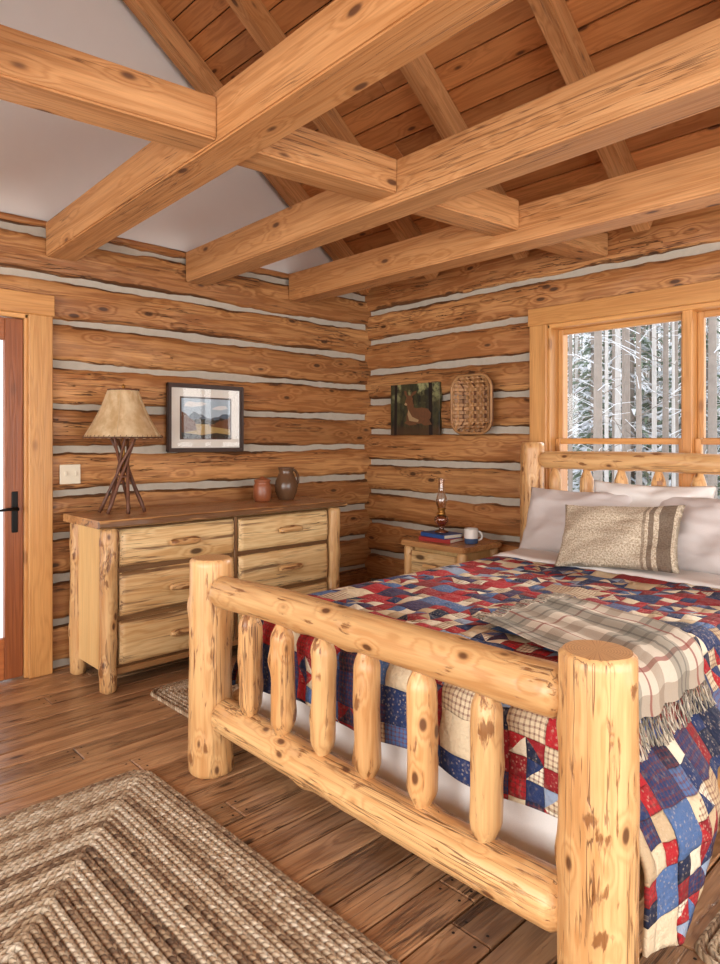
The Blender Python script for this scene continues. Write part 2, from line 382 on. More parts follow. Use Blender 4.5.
# ------------------------------------------------------------ window
PR=lambda u,o,z:Vector((CX-o,u,z)); PB=lambda u,o,z:Vector((u,CY-o,z))
mb=MB(); bx,h=casing(mb,PR,WIN)
y0,y1,z0,z1=WIN
mc=1.525
units=[(mc+.028,y1-.025),(y0+.025,mc-.028)]
bx(mc-.028,mc+.028,z0,z1,-.10,.13,2)
for (a,b) in units:
    for (za,zb,oo) in ((z0+.02,1.41,-.05),(1.375,z1-.025,-.09)):
        f=.037
        bx(a,a+f,za,zb,oo,.035,2);bx(b-f,b,za,zb,oo,.035,2);bx(a+f,b-f,zb-f,zb,oo,.034,h);bx(a+f,b-f,za,za+f,oo,.034,h)
        g=[PR(a+f,oo+.017,za+f),PR(b-f,oo+.017,za+f),PR(b-f,oo+.017,zb-f),PR(a+f,oo+.017,zb-f)]
        mb.add(g,[(0,1,2,3)],1,False)
mkobj('window_1',mb,[W_TRIM,M_GLASS])

# ------------------------------------------------------------ door
mb=MB(); bx,h=casing(mb,PB,DOOR,w=.125,bottom=False)
mkobj('trim_1',mb,[W_TRIM])
mb=MB()
def bxd(ua,ub,za,zb,oo,t,ax,mat=0):
    a=PB(ua,oo,za);b=PB(ub,oo+t,zb); box(mb,(a+b)/2,(abs(b.x-a.x),abs(b.y-a.y),abs(b.z-a.z)),mat,ax,bev=.004)
d0,d1=DOOR[0]+.028,DOOR[1]-.028
SW=.10
bxd(d0,d0+SW,.01,2.11,-.01,.045,2);bxd(d1-SW,d1,.01,2.11,-.01,.045,2)
bxd(d0+SW,d1-SW,.01,.25,-.01,.044,0);bxd(d0+SW,d1-SW,1.98,2.11,-.01,.044,0)
mb.add([PB(d0+SW,.012,.25),PB(d1-SW,.012,.25),PB(d1-SW,.012,1.98),PB(d0+SW,.012,1.98)],[(0,1,2,3)],1,False)
bxd(d1-.065,d1-.03,.86,1.10,.035,.008,2,2)
hx=d1-.047
tube(mb,[PB(hx,.04,1.0),PB(hx,.09,1.0)],.011,2)
tube(mb,[PB(hx+.005,.085,1.0),PB(hx-.05,.088,1.002),PB(hx-.12,.086,.995)],lambda t:.010-.003*t,2)
mkobj('door_1',mb,[W_DOOR,M_GLASS,M_IRON])
mb=MB(); c=PB(1.55,.055,1.19); box(mb,c,(.125,.008,.12),0,0,bev=.003)
for dx in (-.03,.03): box(mb,c+Vector((dx,-.008,.004)),(.012,.016,.026),0,0,bev=.002); 
mkobj('light_switch',mb,[M_SWITCH])

# ------------------------------------------------------------ bed
BX=1.51; YN=.763; YFz=2.495; HX=3.985
bed=empty('log_bed',(2.7,1.63,0))
mb=MB()
for y in (YN,YFz):
    log(mb,(BX,y,0),(BX,y,.90),.090,0,1,rfun=lambda t:1.04-.05*t,ns=48,step=.018,amp=.045,bumps=14,bumpamp=.008,cham=.010)
    y2=y if y==YN else 2.475
    log(mb,(HX,y2,0),(HX,y2,1.385),.080,0,1,rfun=lambda t:1.04-.06*t,ns=28,step=.04,amp=.04,bumps=9,cham=.012)
def ten(L,e=.05,m=.5):
    def f(t):
        s=min(t,1-t)*L
        return m+(1-m)*ss(0,e,s) if s<e else 1
    return f
ya,yb=YN+.07,YFz-.07
log(mb,(BX,ya,.775),(BX,yb,.775),.066,0,1,rfun=ten(yb-ya,.035,.72),bumps=9,bend=.014,ns=36,step=.02)
log(mb,(BX,ya,.25),(BX,yb,.25),.070,0,1,rfun=ten(yb-ya,.035,.72),bumps=9,bend=.012,ns=36,step=.02)
for y in (2.208,1.988,1.766,1.547,1.313,1.082):
    log(mb,(BX,y,.29),(BX,y,.74),.045,0,1,rfun=lambda t:.42+.58*ss(0,.17,min(t,1-t)),ns=12,step=.015,bumps=5,amp=.12,bumpamp=.008)
log(mb,(HX,ya,1.27),(HX,yb,1.27),.058,0,1,rfun=ten(yb-ya,.06,.6),bumps=8,bend=.018)
log(mb,(HX,ya,.55),(HX,yb,.55),.065,0,1,bumps=6)
for i in range(7):
    y=ya+.12+(yb-ya-.24)*i/6
    log(mb,(HX,y,.6),(HX,y,1.23),.042,0,1,rfun=lambda t:.42+.58*ss(0,.15,min(t,1-t)),ns=16,step=.03,bumps=3)
for y in (YN+.035,YFz-.035):
    log(mb,(BX+.07,y,.25),(HX-.07,y,.25),.065,0,1,rfun=ten(2.3,.05,.7),bumps=8,bend=.01)
mkobj('log_frame',mb,[W_LOG,W_END],bed)
MX0,MX1,MY0,MY1=1.68,3.84,.88,2.38; ZT=.70
mb=MB(); box(mb,((MX0+MX1)/2,(MY0+MY1)/2,.42),(MX1-MX0,MY1-MY0,.50),0,0,bev=.06,tint=1,smooth=True)
mkobj('mattress',mb,[M_SHEET],bed)
mb=MB()
def skirt(i,j):
    per=[(3.8,.835),(1.655,.835),(1.655,2.425),(3.8,2.425)]
    seg=[2.145,1.59,2.145]; T=sum(seg); s=i*T; k=0
    while k<2 and s>seg[k]: s-=seg[k]; k+=1
    a,b=Vector(per[k]),Vector(per[k+1]); p=a.lerp(b,s/seg[k]); nn=Vector((b-a)).normalized(); nn=Vector((nn.y,-nn.x))
    p=p-nn*(.010*sin(i*T*34+2*sin(i*T*7)))*(.3+.7*j)*-1
    return Vector((p.x,p.y,.50-.40*j))
grid(mb,420,8,skirt)
q=mkobj('bed_skirt',mb,[M_SHEET],bed)

def quilt_mat():
    s=NT('patchwork_quilt_fabric'); A=s.attr('gc')
    sp=s.n('ShaderNodeSeparateXYZ'); s.l(A,sp.inputs[0]); U,V=sp.outputs[0],sp.outputs[1]
    wb=s.noise(A,6,2,.5); U=s.math('ADD',U,s.math('MULTIPLY_ADD',wb,.03,-.015)); wb2=s.noise(s.vmul(A,(1,1,1)),7.3,2,.5); V=s.math('ADD',V,s.math('MULTIPLY_ADD',wb2,.03,-.015))
    def cell(sz):
        u=s.math('DIVIDE',U,sz);v=s.math('DIVIDE',V,sz)
        fu=s.math('FLOOR',u);fv=s.math('FLOOR',v); cb=s.n('ShaderNodeCombineXYZ'); s.l(fu,cb.inputs[0]); s.l(fv,cb.inputs[1])
        ru=s.math('FRACT',u);rv=s.math('FRACT',v)
        h=s.math('MULTIPLY',s.math('SINE',s.math('MULTIPLY',ru,pi)),s.math('SINE',s.math('MULTIPLY',rv,pi)))
        return cb.outputs[0],s.math('POWER',s.math('MAXIMUM',h,.0001),.35),fu,fv,ru,rv,cb
    def wn(v):
        n=s.n('ShaderNodeTexWhiteNoise',noise_dimensions='3D'); s.l(v,n.inputs[0]); return n.outputs['Color']
    bid,hb,bu,bv,_,_,_=cell(.12); bigc=wn(bid)
    sid,hs,su,sv,ru,rv,cb=cell(.06)
    par=s.math('MODULO',s.math('ADD',s.math('ADD',su,sv),200.0),2.0)
    rv2=s.mix(par,rv,s.math('SUBTRACT',1.0,rv)); dg=s.math('GREATER_THAN',s.math('ADD',ru,s.math('MULTIPLY',rv2,1.0)),1.0)
    s.l(dg,cb.inputs[2]); smc=wn(sid)
    spc=s.n('ShaderNodeSeparateColor'); s.l(bigc,spc.inputs[0])
    top=s.mr(U,1.66,1.70,0,1)
    sel=s.math('GREATER_THAN',s.math('ADD',spc.outputs[1],s.math('MULTIPLY',top,.34)),.60)
    cb3=s.n('ShaderNodeCombineXYZ'); s.l(su,cb3.inputs[0]); s.l(sv,cb3.inputs[1]); cb3.inputs[2].default_value=7; sqc=wn(cb3.outputs[0])
    dsel=s.math('GREATER_THAN',spc.outputs[2],.5); smc=s.mix(dsel,smc,sqc)
    rid=s.mix(sel,bigc,smc); rs=s.n('ShaderNodeSeparateColor'); s.l(rid,rs.inputs[0]); r0=rs.outputs[0];r1=rs.outputs[2]
    cr=s.n('ShaderNodeValToRGB'); cr.color_ramp.interpolation='CONSTANT'; e=cr.color_ramp.elements
    cols=[(0,srgb(30,48,92)),(.18,srgb(168,24,34)),(.37,srgb(214,196,164)),(.49,srgb(74,102,148)),(.58,srgb(190,166,132)),(.65,srgb(136,16,28)),(.79,srgb(226,214,190)),(.89,srgb(22,32,60)),(.96,srgb(140,156,180))]
    e[0].position=0;e[0].color=cols[0][1]; e[1].position=cols[1][0]; e[1].color=cols[1][1]
    for p,c in cols[2:]: x=e.new(p); x.color=c
    s.l(r0,cr.inputs[0]); c=cr.outputs[0]
    vo=s.n('ShaderNodeTexVoronoi'); s.l(A,vo.inputs['Vector']); vo.inputs['Scale'].default_value=80
    dots=s.mr(vo.outputs['Distance'],.22,.32,1,0)
    c2=s.mix(s.math('MULTIPLY',s.math('MULTIPLY',dots,s.math('GREATER_THAN',r1,.55)),.30),c,srgb(205,185,160))
    wu=s.math('GREATER_THAN',s.math('SINE',s.math('MULTIPLY',U,400)),.45); wv=s.math('GREATER_THAN',s.math('SINE',s.math('MULTIPLY',V,400)),.45)
    pl=s.math('MULTIPLY',s.math('ADD',wu,wv),.5); isp=s.math('LESS_THAN',r1,.36)
    c3=s.mix(s.math('MULTIPLY',s.math('MULTIPLY',pl,isp),.8),c2,srgb(100,42,42))
    nf=s.noise(A,60,3,.6); c3=s.mix(s.mr(nf,.5,.75,0,.2),c3,srgb(190,172,150))
    hh=s.math('ADD',s.math('MULTIPLY',hb,s.math('SUBTRACT',1.0,sel)),s.math('MULTIPLY',hs,sel))
    s.col(c3); s.rough(.9); s.bump(s.math('ADD',hh,s.math('MULTIPLY',s.noise(A,35,3,.6),1.2)),.95,.013)
    return s.mat
M_QUILT=quilt_mat()
RC=.07
def side(q,off=0):
    y0=.93; r=RC+off
    La=RC*pi/2
    if q<0: return (y0-q, ZT+off,0)
    if q<La:
        a=q/RC; return (y0-r*sin(a), ZT-RC+r*cos(a),a)
    h=q-La
    return (y0-r-.17*ss(0,.32,h), ZT-RC-h*.97,pi/2)
def hemz(x): return .09+.03*sin(x*9)+.27*ss(1.78,2.15,x)
mb=MB(); QX0,QX1=1.66,3.40
def foldz(x,h): 
    return (.018*sin(x*17+1.5*sin(x*5))+.012*nz(x*7,h*3))*ss(0,.3,h)
def qnear(i,j):
    x=QX0-.03+(QX1-QX0+.03)*i; L=RC*pi/2+(ZT-RC-hemz(x))/.97; q=L*j
    y,z,a=side(q); h=max(0,q-.1); y-=foldz(x,h)+.006*nz(x*20,q*20)
    x2=x+ (.03*ss(.1,.5,h)*(1 if x<1.8 else 0))
    return Vector((x2,y,z))
def gnear(i,j):
    x=QX0-.03+(QX1-QX0+.03)*i; L=RC*pi/2+(ZT-RC-hemz(x))/.97; return Vector((x,.93-L*j,0))
grid(mb,120,50,qnear,gnear)
def topz(x,y): return ZT+.012*nz(x*5,y*5)+.010*nz(x*14,y*14,3)-.05*ss(QX0+.07,QX0,x)
def qtop(i,j):
    x=QX0+(QX1-QX0)*i; y=.93+(2.33-.93)*j
    e=min((y-.93),(2.33-y))/.06; w=ss(0,1,e)
    return Vector((x,y,ZT+(topz(x,y)-ZT)*w))
grid(mb,120,100,qtop,lambda i,j:Vector((QX0+(QX1-QX0)*i,.93+1.40*j,0)))
def qfar(i,j):
    x=QX0+(QX1-QX0)*i; q=.45*j; y,z,a=side(q); return Vector((x,3.26-y,z))
grid(mb,60,16,qfar,lambda i,j:Vector((QX0+(QX1-QX0)*i,2.33+.45*j,0)))
def qfoot(i,j):
    y=.90+(2.36-.90)*i; La=.05*pi/2; Lt=La+.215+.012*sin(y*12); q=Lt*j
    if q<La: a=q/.05; x=QX0-.045*sin(a); z=ZT-.05+.05*cos(a)-.05+.0
    else: x=QX0-.045+.008*sin(y*19)*ss(0,.15,q); z=ZT-.10-(q-La)
    return Vector((x+.008*nz(y*8,q*8)*ss(0,.1,q),y,z))
grid(mb,110,26,qfoot,lambda i,j:Vector((QX0-.29*j,.90+1.46*i,0)))
q=mkobj('patchwork_quilt',mb,[M_QUILT],bed)
sm=q.modifiers.new('thick','SOLIDIFY'); sm.thickness=.012; sm.offset=0
mb=MB()
def sh(i,j):
    x=3.36+.34*i; v=j
    if v<.25: 
        q=.32*(1-v/.25); y,z,_=side(q,.010); y-=foldz(x,max(0,q-.1))
    elif v>.75:
        q=.32*((v-.75)/.25); y,z,_=side(q,.010); y=3.26-y
    else: y=.93+1.40*(v-.25)/.5; z=ZT+.020+.006*nz(x*8,y*6)
    z-=.012*ss(.06,0,i)
    return Vector((x+.008*nz(y*5,2),y,z))
grid(mb,14,120,sh)
q=mkobj('folded_sheet',mb,[M_SHEET],bed); sm=q.modifiers.new('thick','SOLIDIFY'); sm.thickness=.006; sm.offset=0

# throw blanket
def plaid():
    s=NT('plaid_wool'); A=s.attr('gc'); sp=s.n('ShaderNodeSeparateXYZ'); s.l(A,sp.inputs[0]); c=srgb(216,206,188)
    def stripes(c,S,period,a,b,col,amt):
        f=s.math('FRACT',s.math('DIVIDE',S,period)); m=s.math('MULTIPLY',s.math('GREATER_THAN',f,a),s.math('LESS_THAN',f,b)); return s.mix(s.math('MULTIPLY',m,amt),c,col)
    for S,P in ((sp.outputs[0],.40),(sp.outputs[1],.36)):
        c=stripes(c,S,P,.02,.34,srgb(98,98,88),.55); c=stripes(c,S,P,.09,.12,srgb(54,58,56),.55);c=stripes(c,S,P,.24,.27,srgb(54,58,56),.55); c=stripes(c,S,P,.47,.50,srgb(138,44,38),.75);c=stripes(c,S,P,.62,.78,srgb(116,90,66),.45)
    n=s.noise(A,180,3,.7); s.col(s.mix(s.math('MULTIPLY',n,.28),c,srgb(126,114,98))); s.rough(.95); s.bump(n,.5,.004); return s.mat
mb=MB(); TL=.70
def thr(i,j,extra=0):
    s=TL*i+extra; w=j; x=2.04+.60*w-.34*s; q=s-.55
    y,z,a=side(q,.024)
    if q<0: z=ZT+.032+.007*nz(x*9,y*7)
    else: y-=foldz(x,max(0,q-.1))+.008*sin(w*22)*ss(0,.2,q)
    return Vector((x,y,z+.006*sin(w*25+s*4)*ss(.02,.1,w)))
grid(mb,70,50,thr,lambda i,j:Vector((TL*i,.60*j,0)))
for k in range(90):
    w=(k+.5)/90
    for e,sg in ((1,1),(0,-1)):
        pts=[]
        for t in range(5):
            p=thr(e,w,sg*.012*t*1.3) ; p=p+Vector((.004*sin(k*3+t),.003*cos(k*5+t*2),-.001*t)); pts.append(p)
        tube(mb,pts,.0022,0,5)
q=mkobj('plaid_throw_blanket',mb,[plaid()],bed)

# pillows
def pillow(name,c,w,h,t,yaw,tilt,mat,seed,roll=0,parent=None):
    mb=MB(); rot=Matrix.Rotation(yaw,3,'Z')@Matrix.Rotation(tilt,3,'Y')@Matrix.Rotation(roll,3,'X')
    for sgn in (1,-1):
        def P(i,j):
            u=2*i-1;v=2*j-1
            prof=max(0,(1-abs(u)**2.6))**.55*max(0,(1-abs(v)**2.6))**.55
            pin=1-.07*(1-abs(v)**2)*abs(u)**3; pin2=1-.09*(1-abs(u)**2)*abs(v)**3
            yy=u*w/2*pin; zz=v*h/2*pin2
            wr=.014*nz(u*3+seed,v*3,sgn)+.014*nz(u*1.5+seed,v*5)*prof+.012*prof*sin(6*u+4*v+seed)
            wr+=.006*prof*sin(14*(abs(u)-abs(v))+seed)*max(abs(u),abs(v))**2
            xx=-sgn*(t/2*prof+ (wr if prof>.02 else 0))
            return rot@Vector((xx,yy,zz))+Vector(c)
        grid(mb,52,42,P,lambda i,j:Vector((i*w,j*h,sgn*.3+seed)))
    ob=mkobj(name,mb,[mat],parent)
    b=bmesh.new(); b.from_mesh(ob.data); bmesh.ops.remove_doubles(b,verts=b.verts,dist=.0008); bmesh.ops.recalc_face_normals(b,faces=b.faces[:]); b.to_mesh(ob.data); b.free()
    return ob
pillow('pillow_1',(3.74,2.02,.90),.70,.43,.20,radians(3),radians(24),M_PILLOW,1,parent=bed)
pillow('pillow_2',(3.72,1.22,.90),.72,.45,.20,radians(-3),radians(26),M_PILLOW,5,parent=bed)
pillow('pillow_3',(3.82,1.62,.95),.70,.42,.14,radians(0),radians(12),M_SHEET,8,parent=bed)
def knitmat():
    s=NT('knit_wool'); A=s.attr('gc'); sp=s.n('ShaderNodeSeparateXYZ'); s.l(A,sp.inputs[0]); U=sp.outputs[0]
    n=s.noise(A,110,3,.7); c=s.mix(s.mr(n,.35,.65),srgb(160,142,118),srgb(220,208,186))
    def st(c,a,b,col,amt):
        m=s.math('MULTIPLY',s.math('GREATER_THAN',U,a),s.math('LESS_THAN',U,b)); return s.mix(s.math('MULTIPLY',m,amt),c,col)
    c=st(c,.03,.10,srgb(92,74,60),.85); c=st(c,.125,.15,srgb(100,80,64),.8); c=st(c,.165,.18,srgb(110,88,68),.6)
    s.col(c); s.rough(.95); s.bump(s.noise(A,130,2,.6),1,.008); return s.mat
pillow('knit_throw_pillow',(3.46,1.63,.885),.64,.39,.15,radians(6),radians(34),knitmat(),3,roll=radians(-4),parent=bed)

# ------------------------------------------------------------ dresser
DX0,DX1,DY0,DY1,DZ=1.556,3.217,3.65,4.10,.96
mb=MB()
for x in (DX0,DX1):
    for y in (DY0,DY1-.02): log(mb,(x,y,0),(x,y,DZ-.05),.046,0,1,ns=24,step=.025,amp=.10,bumps=12,bumpamp=.012,bend=.016,tint=.88)
def slab(mb,x0,x1,y0,y1,z0,z1,mat,sd,wav=.012):
    n=60;vs=[];gc=[];off=roff()
    for i in range(n+1):
        x=x0+(x1-x0)*i/n; e=wav*nz(x*3,sd)+wav*.5*nz(x*11,sd)
        for (y,z) in ((y1,z0),(y0+.02+e,z0),(y0+e,z0+.012),(y0+e+.002,z1-.010),(y0+.012+e,z1),(y1,z1)):
            vs.append(Vector((x,y,z))); gc.append(Vector((x,y,z))+off)
    fs=[(i*6+k,i*6+(k+1)%6,(i+1)*6+(k+1)%6,(i+1)*6+k) for i in range(n) for k in range(6)]+[tuple(range(6)),tuple(n*6+k for k in range(6))]
    bk=[.0 if (k%6) not in (1,2,3) else .6 for k in range(len(vs))]
    mb.add(vs,fs,mat,False,gc,1.0,bk)
slab(mb,DX0-.075,DX1+.075,DY0-.075,DY1+.02,DZ-.045,DZ,4,3)
box(mb,(DX0-.0,(DY0+DY1)/2,.50),(.03,DY1-DY0-.06,.80),3,2,bev=.003)
box(mb,(DX1,(DY0+DY1)/2,.50),(.03,DY1-DY0-.06,.80),3,2,bev=.003)
box(mb,((DX0+DX1)/2,DY1-.01,.50),(DX1-DX0,.02,.80),3,0,bev=.003)
fy=DY0
box(mb,((DX0+DX1)/2,fy+.03,.50),(DX1-DX0-.08,.02,.80),5,0,bev=.002,tint=.8)
box(mb,((DX0+DX1)/2,DY0+.01,.105),(DX1-DX0-.07,.05,.035),5,0)
mx=(DX0+DX1)/2
box(mb,(mx,DY0+.012,.51),(.022,.03,.80),5,2,bev=.003)
for a,b in ((DX0+.060,mx-.018),(mx+.018,DX1-.060)):
    for zb,zt in ((.682,.895),(.407,.655),(.135,.380)):
        n=40; off=roff(); vs=[];gc=[];bk=[]; tn=R.uniform(.98,1.08); h_=zt-zb
        rowsz=[(0,.016,.55),(.03,.002,.40),(.12,-.003,.14),(.3,-.006,0),(.5,-.007,0),(.7,-.006,0),(.88,-.003,.14),(.97,.002,.40),(1,.016,.55)]
        for i in range(n+1):
            x=a+(b-a)*i/n; ex=min(i,n-i)/n*(b-a)
            for (f,dy,bb) in rowsz:
                e=.004*nz(x*9,f*3,zb*9); zz=zb+h_*f+(e if 0<f<1 else e*.6); yy=fy-.014+dy+(.012 if ex<.002 else 0)+.002*nz(x*12,f*5)
                vs.append(Vector((x,yy,zz))); gc.append(Vector((x,yy,zz))+off); bk.append(bb*(.45+.9*nz(x*2.5,zb*7+f*2)))
        m=len(rowsz); mb.add(vs,[(i*m+j,i*m+j+1,(i+1)*m+j+1,(i+1)*m+j) for i in range(n) for j in range(m-1)],2,True,gc,tn,bk)
        box(mb,((a+b)/2,fy+.008,(zb+zt)/2),(b-a-.004,.024,h_-.004),2,0,bev=.003)
        cx=(a+b)/2; cz=(zb+zt)/2
        log(mb,(cx-.095,fy-.070,cz+.01),(cx+.095,fy-.070,cz+.01),.021,0,1,rfun=ten(.19,.03,.7),ns=14,bumps=3,amp=.15,bumpamp=.005,bend=.006,cham=.004,nr=14,tint=.92)
        for dx in (-.055,.055): tube(mb,[(cx+dx,fy-.010,cz+.01),(cx+dx,fy-.060,cz+.01)],.010,0,8,tint=.8)
mkobj('log_dresser',mb,[W_LOG,W_END,W_DRW,W_PANEL,W_TOP,W_FRAME])

# ------------------------------------------------------------ nightstand
NX0,NX1,NY0,NY1,NZ=3.60,4.05,2.76,3.34,.67
mb=MB()
for x in (NX0+.04,NX1-.04):
    for y in (NY0+.05,NY1-.05): log(mb,(x,y,0),(x,y,NZ-.04),.036,0,1,ns=16,bumps=4,bumpamp=.006)
box(mb,((NX0+NX1)/2,(NY0+NY1)/2,NZ-.02),(NX1-NX0,NY1-NY0,.04),4,1,bev=.010,tint=1.08)
box(mb,((NX0+NX1)/2+.02,(NY0+NY1)/2,.40),(NX1-NX0-.1,NY1-NY0-.10,.44),3,2)
for zb,zt in ((.42,.60),(.20,.40)):
    box(mb,(NX0+.035,(NY0+NY1)/2,(zb+zt)/2),(.03,NY1-NY0-.17,zt-zb),2,1,bev=.008)
    log(mb,(NX0-.01,(NY0+NY1)/2-.06,(zb+zt)/2),(NX0-.01,(NY0+NY1)/2+.06,(zb+zt)/2),.015,0,1,ns=12,bumps=0,cham=.003,nr=8)
mkobj('nightstand',mb,[W_LOG,W_END,W_DRW,W_PANEL,W_TOP])
mb=MB(); lx,ly=3.78,3.10
MBK1=plain('book_cover_blue',srgb(46,84,150),.5);MBK2=plain('book_cover_red',srgb(160,44,40),.5);MPG=plain('book_pages',srgb(225,215,195),.8)
for k,(w,d,m) in enumerate(((.27,.19,1),(.25,.18,0))):
    z=NZ+k*.030; rt=Matrix.Rotation(.1-.25*k,3,'Z')
    box(mb,(lx,ly,z+.002),(d,w,.004),m,1,rot=rt,bev=.001,tint=1);box(mb,(lx,ly,z+.028),(d,w,.004),m,1,rot=rt,bev=.001,tint=1)
    box(mb,(lx,ly,z+.015),(d-.012,w-.012,.022),2,1,rot=rt,bev=0,tint=1); 
    box(mb,Vector((lx,ly,z+.015))+rt@Vector((-d/2+.002,0,0)),(.004,w,.030),m,1,rot=rt,bev=.001,tint=1)
mkobj('stacked_books',mb,[MBK1,MBK2,MPG])
mb=MB(); c=(lx,ly,NZ+.061)
lathe(mb,[(0,0),(.05,0),(.052,.006),(.02,.02),(.016,.04),(.03,.055),(.048,.075),(.052,.095),(.044,.115),(.022,.125),(0,.126)],c,0)
lathe(mb,[(.0,.124),(.026,.124),(.03,.13),(.03,.145),(.024,.15),(.026,.165),(.034,.17),(.03,.178),(0,.178)],c,1)
lathe(mb,[(.026,.175),(.036,.20),(.043,.225),(.036,.255),(.024,.29),(.021,.34),(.024,.385)],c,2)
tube(mb,[(lx-.03,ly,c[2]+.14),(lx-.055,ly,c[2]+.14)],.005,1); 
mkobj('oil_lamp',mb,[M_AMBER,M_BRASS,M_LGLASS])
mb=MB(); c=(3.82,2.865,NZ); MMUG=plain('mug_glaze',srgb(226,224,218),.25);MMUG2=plain('mug_blue_glaze',srgb(60,84,120),.25)
lathe(mb,[(0,.001),(.042,.001),(.047,.01),(.049,.04)],c,1); lathe(mb,[(.049,.04),(.049,.105),(.046,.108),(.042,.10),(.041,.012),(0,.010)],c,0)
tube(mb,[(c[0]+.03,c[1]-.038,NZ+.085)]+[(c[0]+.03,c[1]-.038-.035*sin(pi*t/8),NZ+.058+.030*cos(pi*t/8)) for t in range(9)],.007,0)
mkobj('coffee_mug',mb,[MMUG,MMUG2])

# ------------------------------------------------------------ table lamp
mb=MB(); lx,ly=1.755,3.90; z0=DZ
for k in range(7):
    a=2*pi*k/7; a2=a+radians(150)
    rb=.135;rt_=.075;H=.46
    pts=[]
    for t in range(9):
        f=t/8; p0=Vector((rb*cos(a),rb*sin(a),.009));p1=Vector((rt_*cos(a2),rt_*sin(a2),H)); p=p0.lerp(p1,f)
        p+=Vector((.008*nz(k*5,f*4),.008*nz(k*5+2,f*4),0)); pts.append(p+Vector((lx,ly,z0)))
    tube(mb,pts,lambda t:.011-.003*t,0,8)
tube(mb,[(lx+.045*cos(2*pi*t/16),ly+.045*sin(2*pi*t/16),z0+.22) for t in range(16)],.006,0,6,closed=True)
tube(mb,[(lx,ly,z0+.2),(lx,ly,z0+.50)],.009,1)
lathe(mb,[(0,.50),(.03,.505),(.038,.54),(.03,.575),(0,.585)],(lx,ly,z0),3,16)
tube(mb,[(lx,ly,z0+.50),(lx,ly,z0+.765)],.003,1); lathe(mb,[(0,.745),(.01,.75),(.012,.765),(0,.78)],(lx,ly,z0),1,12)
for k in range(3):
    a=2*pi*k/3; tube(mb,[(lx,ly,z0+.735),(lx+.088*cos(a),ly+.088*sin(a),z0+.735)],.002,1,6)
n=120
def shr(t): return .225*(1-t)+.088*t-.012*sin(pi*t)
def shd(i,j):
    a=2*pi*i; t=j; r=shr(t)-.003*abs(sin(a*5))*sin(pi*min(1,t+.1)); z=.455+.285*t
    if j<.001: z-=.006*abs(sin(a*14))
    return Vector((lx+r*cos(a),ly+r*sin(a),z0+z))
grid(mb,n+1,12,shd,lambda i,j:Vector((cos(2*pi*i)*.2,sin(2*pi*i)*.2,j*.3)),2)
for rr,zz in ((.225,.455),(.088,.74)):
    tube(mb,[(lx+rr*cos(2*pi*t/60),ly+rr*sin(2*pi*t/60),z0+zz+.004*sin(t*pi)) for t in range(60)],.0045,0,6,closed=True)
    for k in range(int(rr*200)):
        a=2*pi*k/int(rr*200); s_=-1 if zz>.6 else 1
        tube(mb,[(lx+(rr+.004)*cos(a),ly+(rr+.004)*sin(a),z0+zz-.004*s_),(lx+(rr+.003-.004)*cos(a+.04),ly+(rr+.003-.004)*sin(a+.04),z0+zz+.013*s_)],.0015,0,4)
for k in range(5):
    a=2*pi*k/5+.35; tube(mb,[(lx+(shr(t/8)+.001)*cos(a),ly+(shr(t/8)+.001)*sin(a),z0+.455+.285*t/8) for t in range(9)],.0018,3,5)
s=NT('rawhide_shade'); A=s.attr('gc'); nn=s.noise(A,12,5,.65); s.col(s.mix(s.mr(nn,.3,.7),srgb(230,208,168),srgb(188,156,110))); s.rough(.7); s.bump(nn,.5,.008)
tr=s.n('ShaderNodeBsdfTranslucent'); tr.inputs[0].default_value=srgb(240,212,165); mx_=s.n('ShaderNodeMixShader'); mx_.inputs[0].default_value=.3
s.l(s.p.outputs[0],mx_.inputs[1]); s.l(tr.outputs[0],mx_.inputs[2]); s.l(mx_.outputs[0],s.out.inputs[0])
MBULB=plain('frosted_bulb',srgb(214,190,150),.4)
mkobj('twig_table_lamp',mb,[W_TWIG,M_BRASS,s.mat,MBULB])

# ------------------------------------------------------------ pottery
MC1=plain('terracotta_glaze',srgb(156,90,56),.35,0,14,.45,.1);MC2=plain('brown_stoneware_glaze',srgb(112,80,56),.25,0,10,.6,.1)
mb=MB(); c=(2.80,3.94,DZ)
lathe(mb,[(0,.001),(.05,.001),(.058,.01),(.064,.05),(.064,.10),(.058,.125),(.054,.135),(.058,.145),(.062,.15),(.05,.16),(.02,.168),(.012,.178),(0,.18)],c,0); mkobj('ceramic_jar',mb,[MC1])
mb=MB(); c=(3.02,3.95,DZ)
lathe(mb,[(0,.001),(.055,.001),(.06,.01),(.08,.06),(.085,.10),(.078,.14),(.06,.18),(.052,.20),(.058,.23),(.062,.238),(.056,.236),(.046,.2),(.06,.15),(.06,.05),(0,.02)],c,0)
tube(mb,[(c[0]+.05+.05*sin(pi*t/10)*1.1,c[1]-.01,DZ+.145+.075*cos(pi*t/10)) for t in range(11)],.010,0,8)
mkobj('ceramic_jug',mb,[MC2])

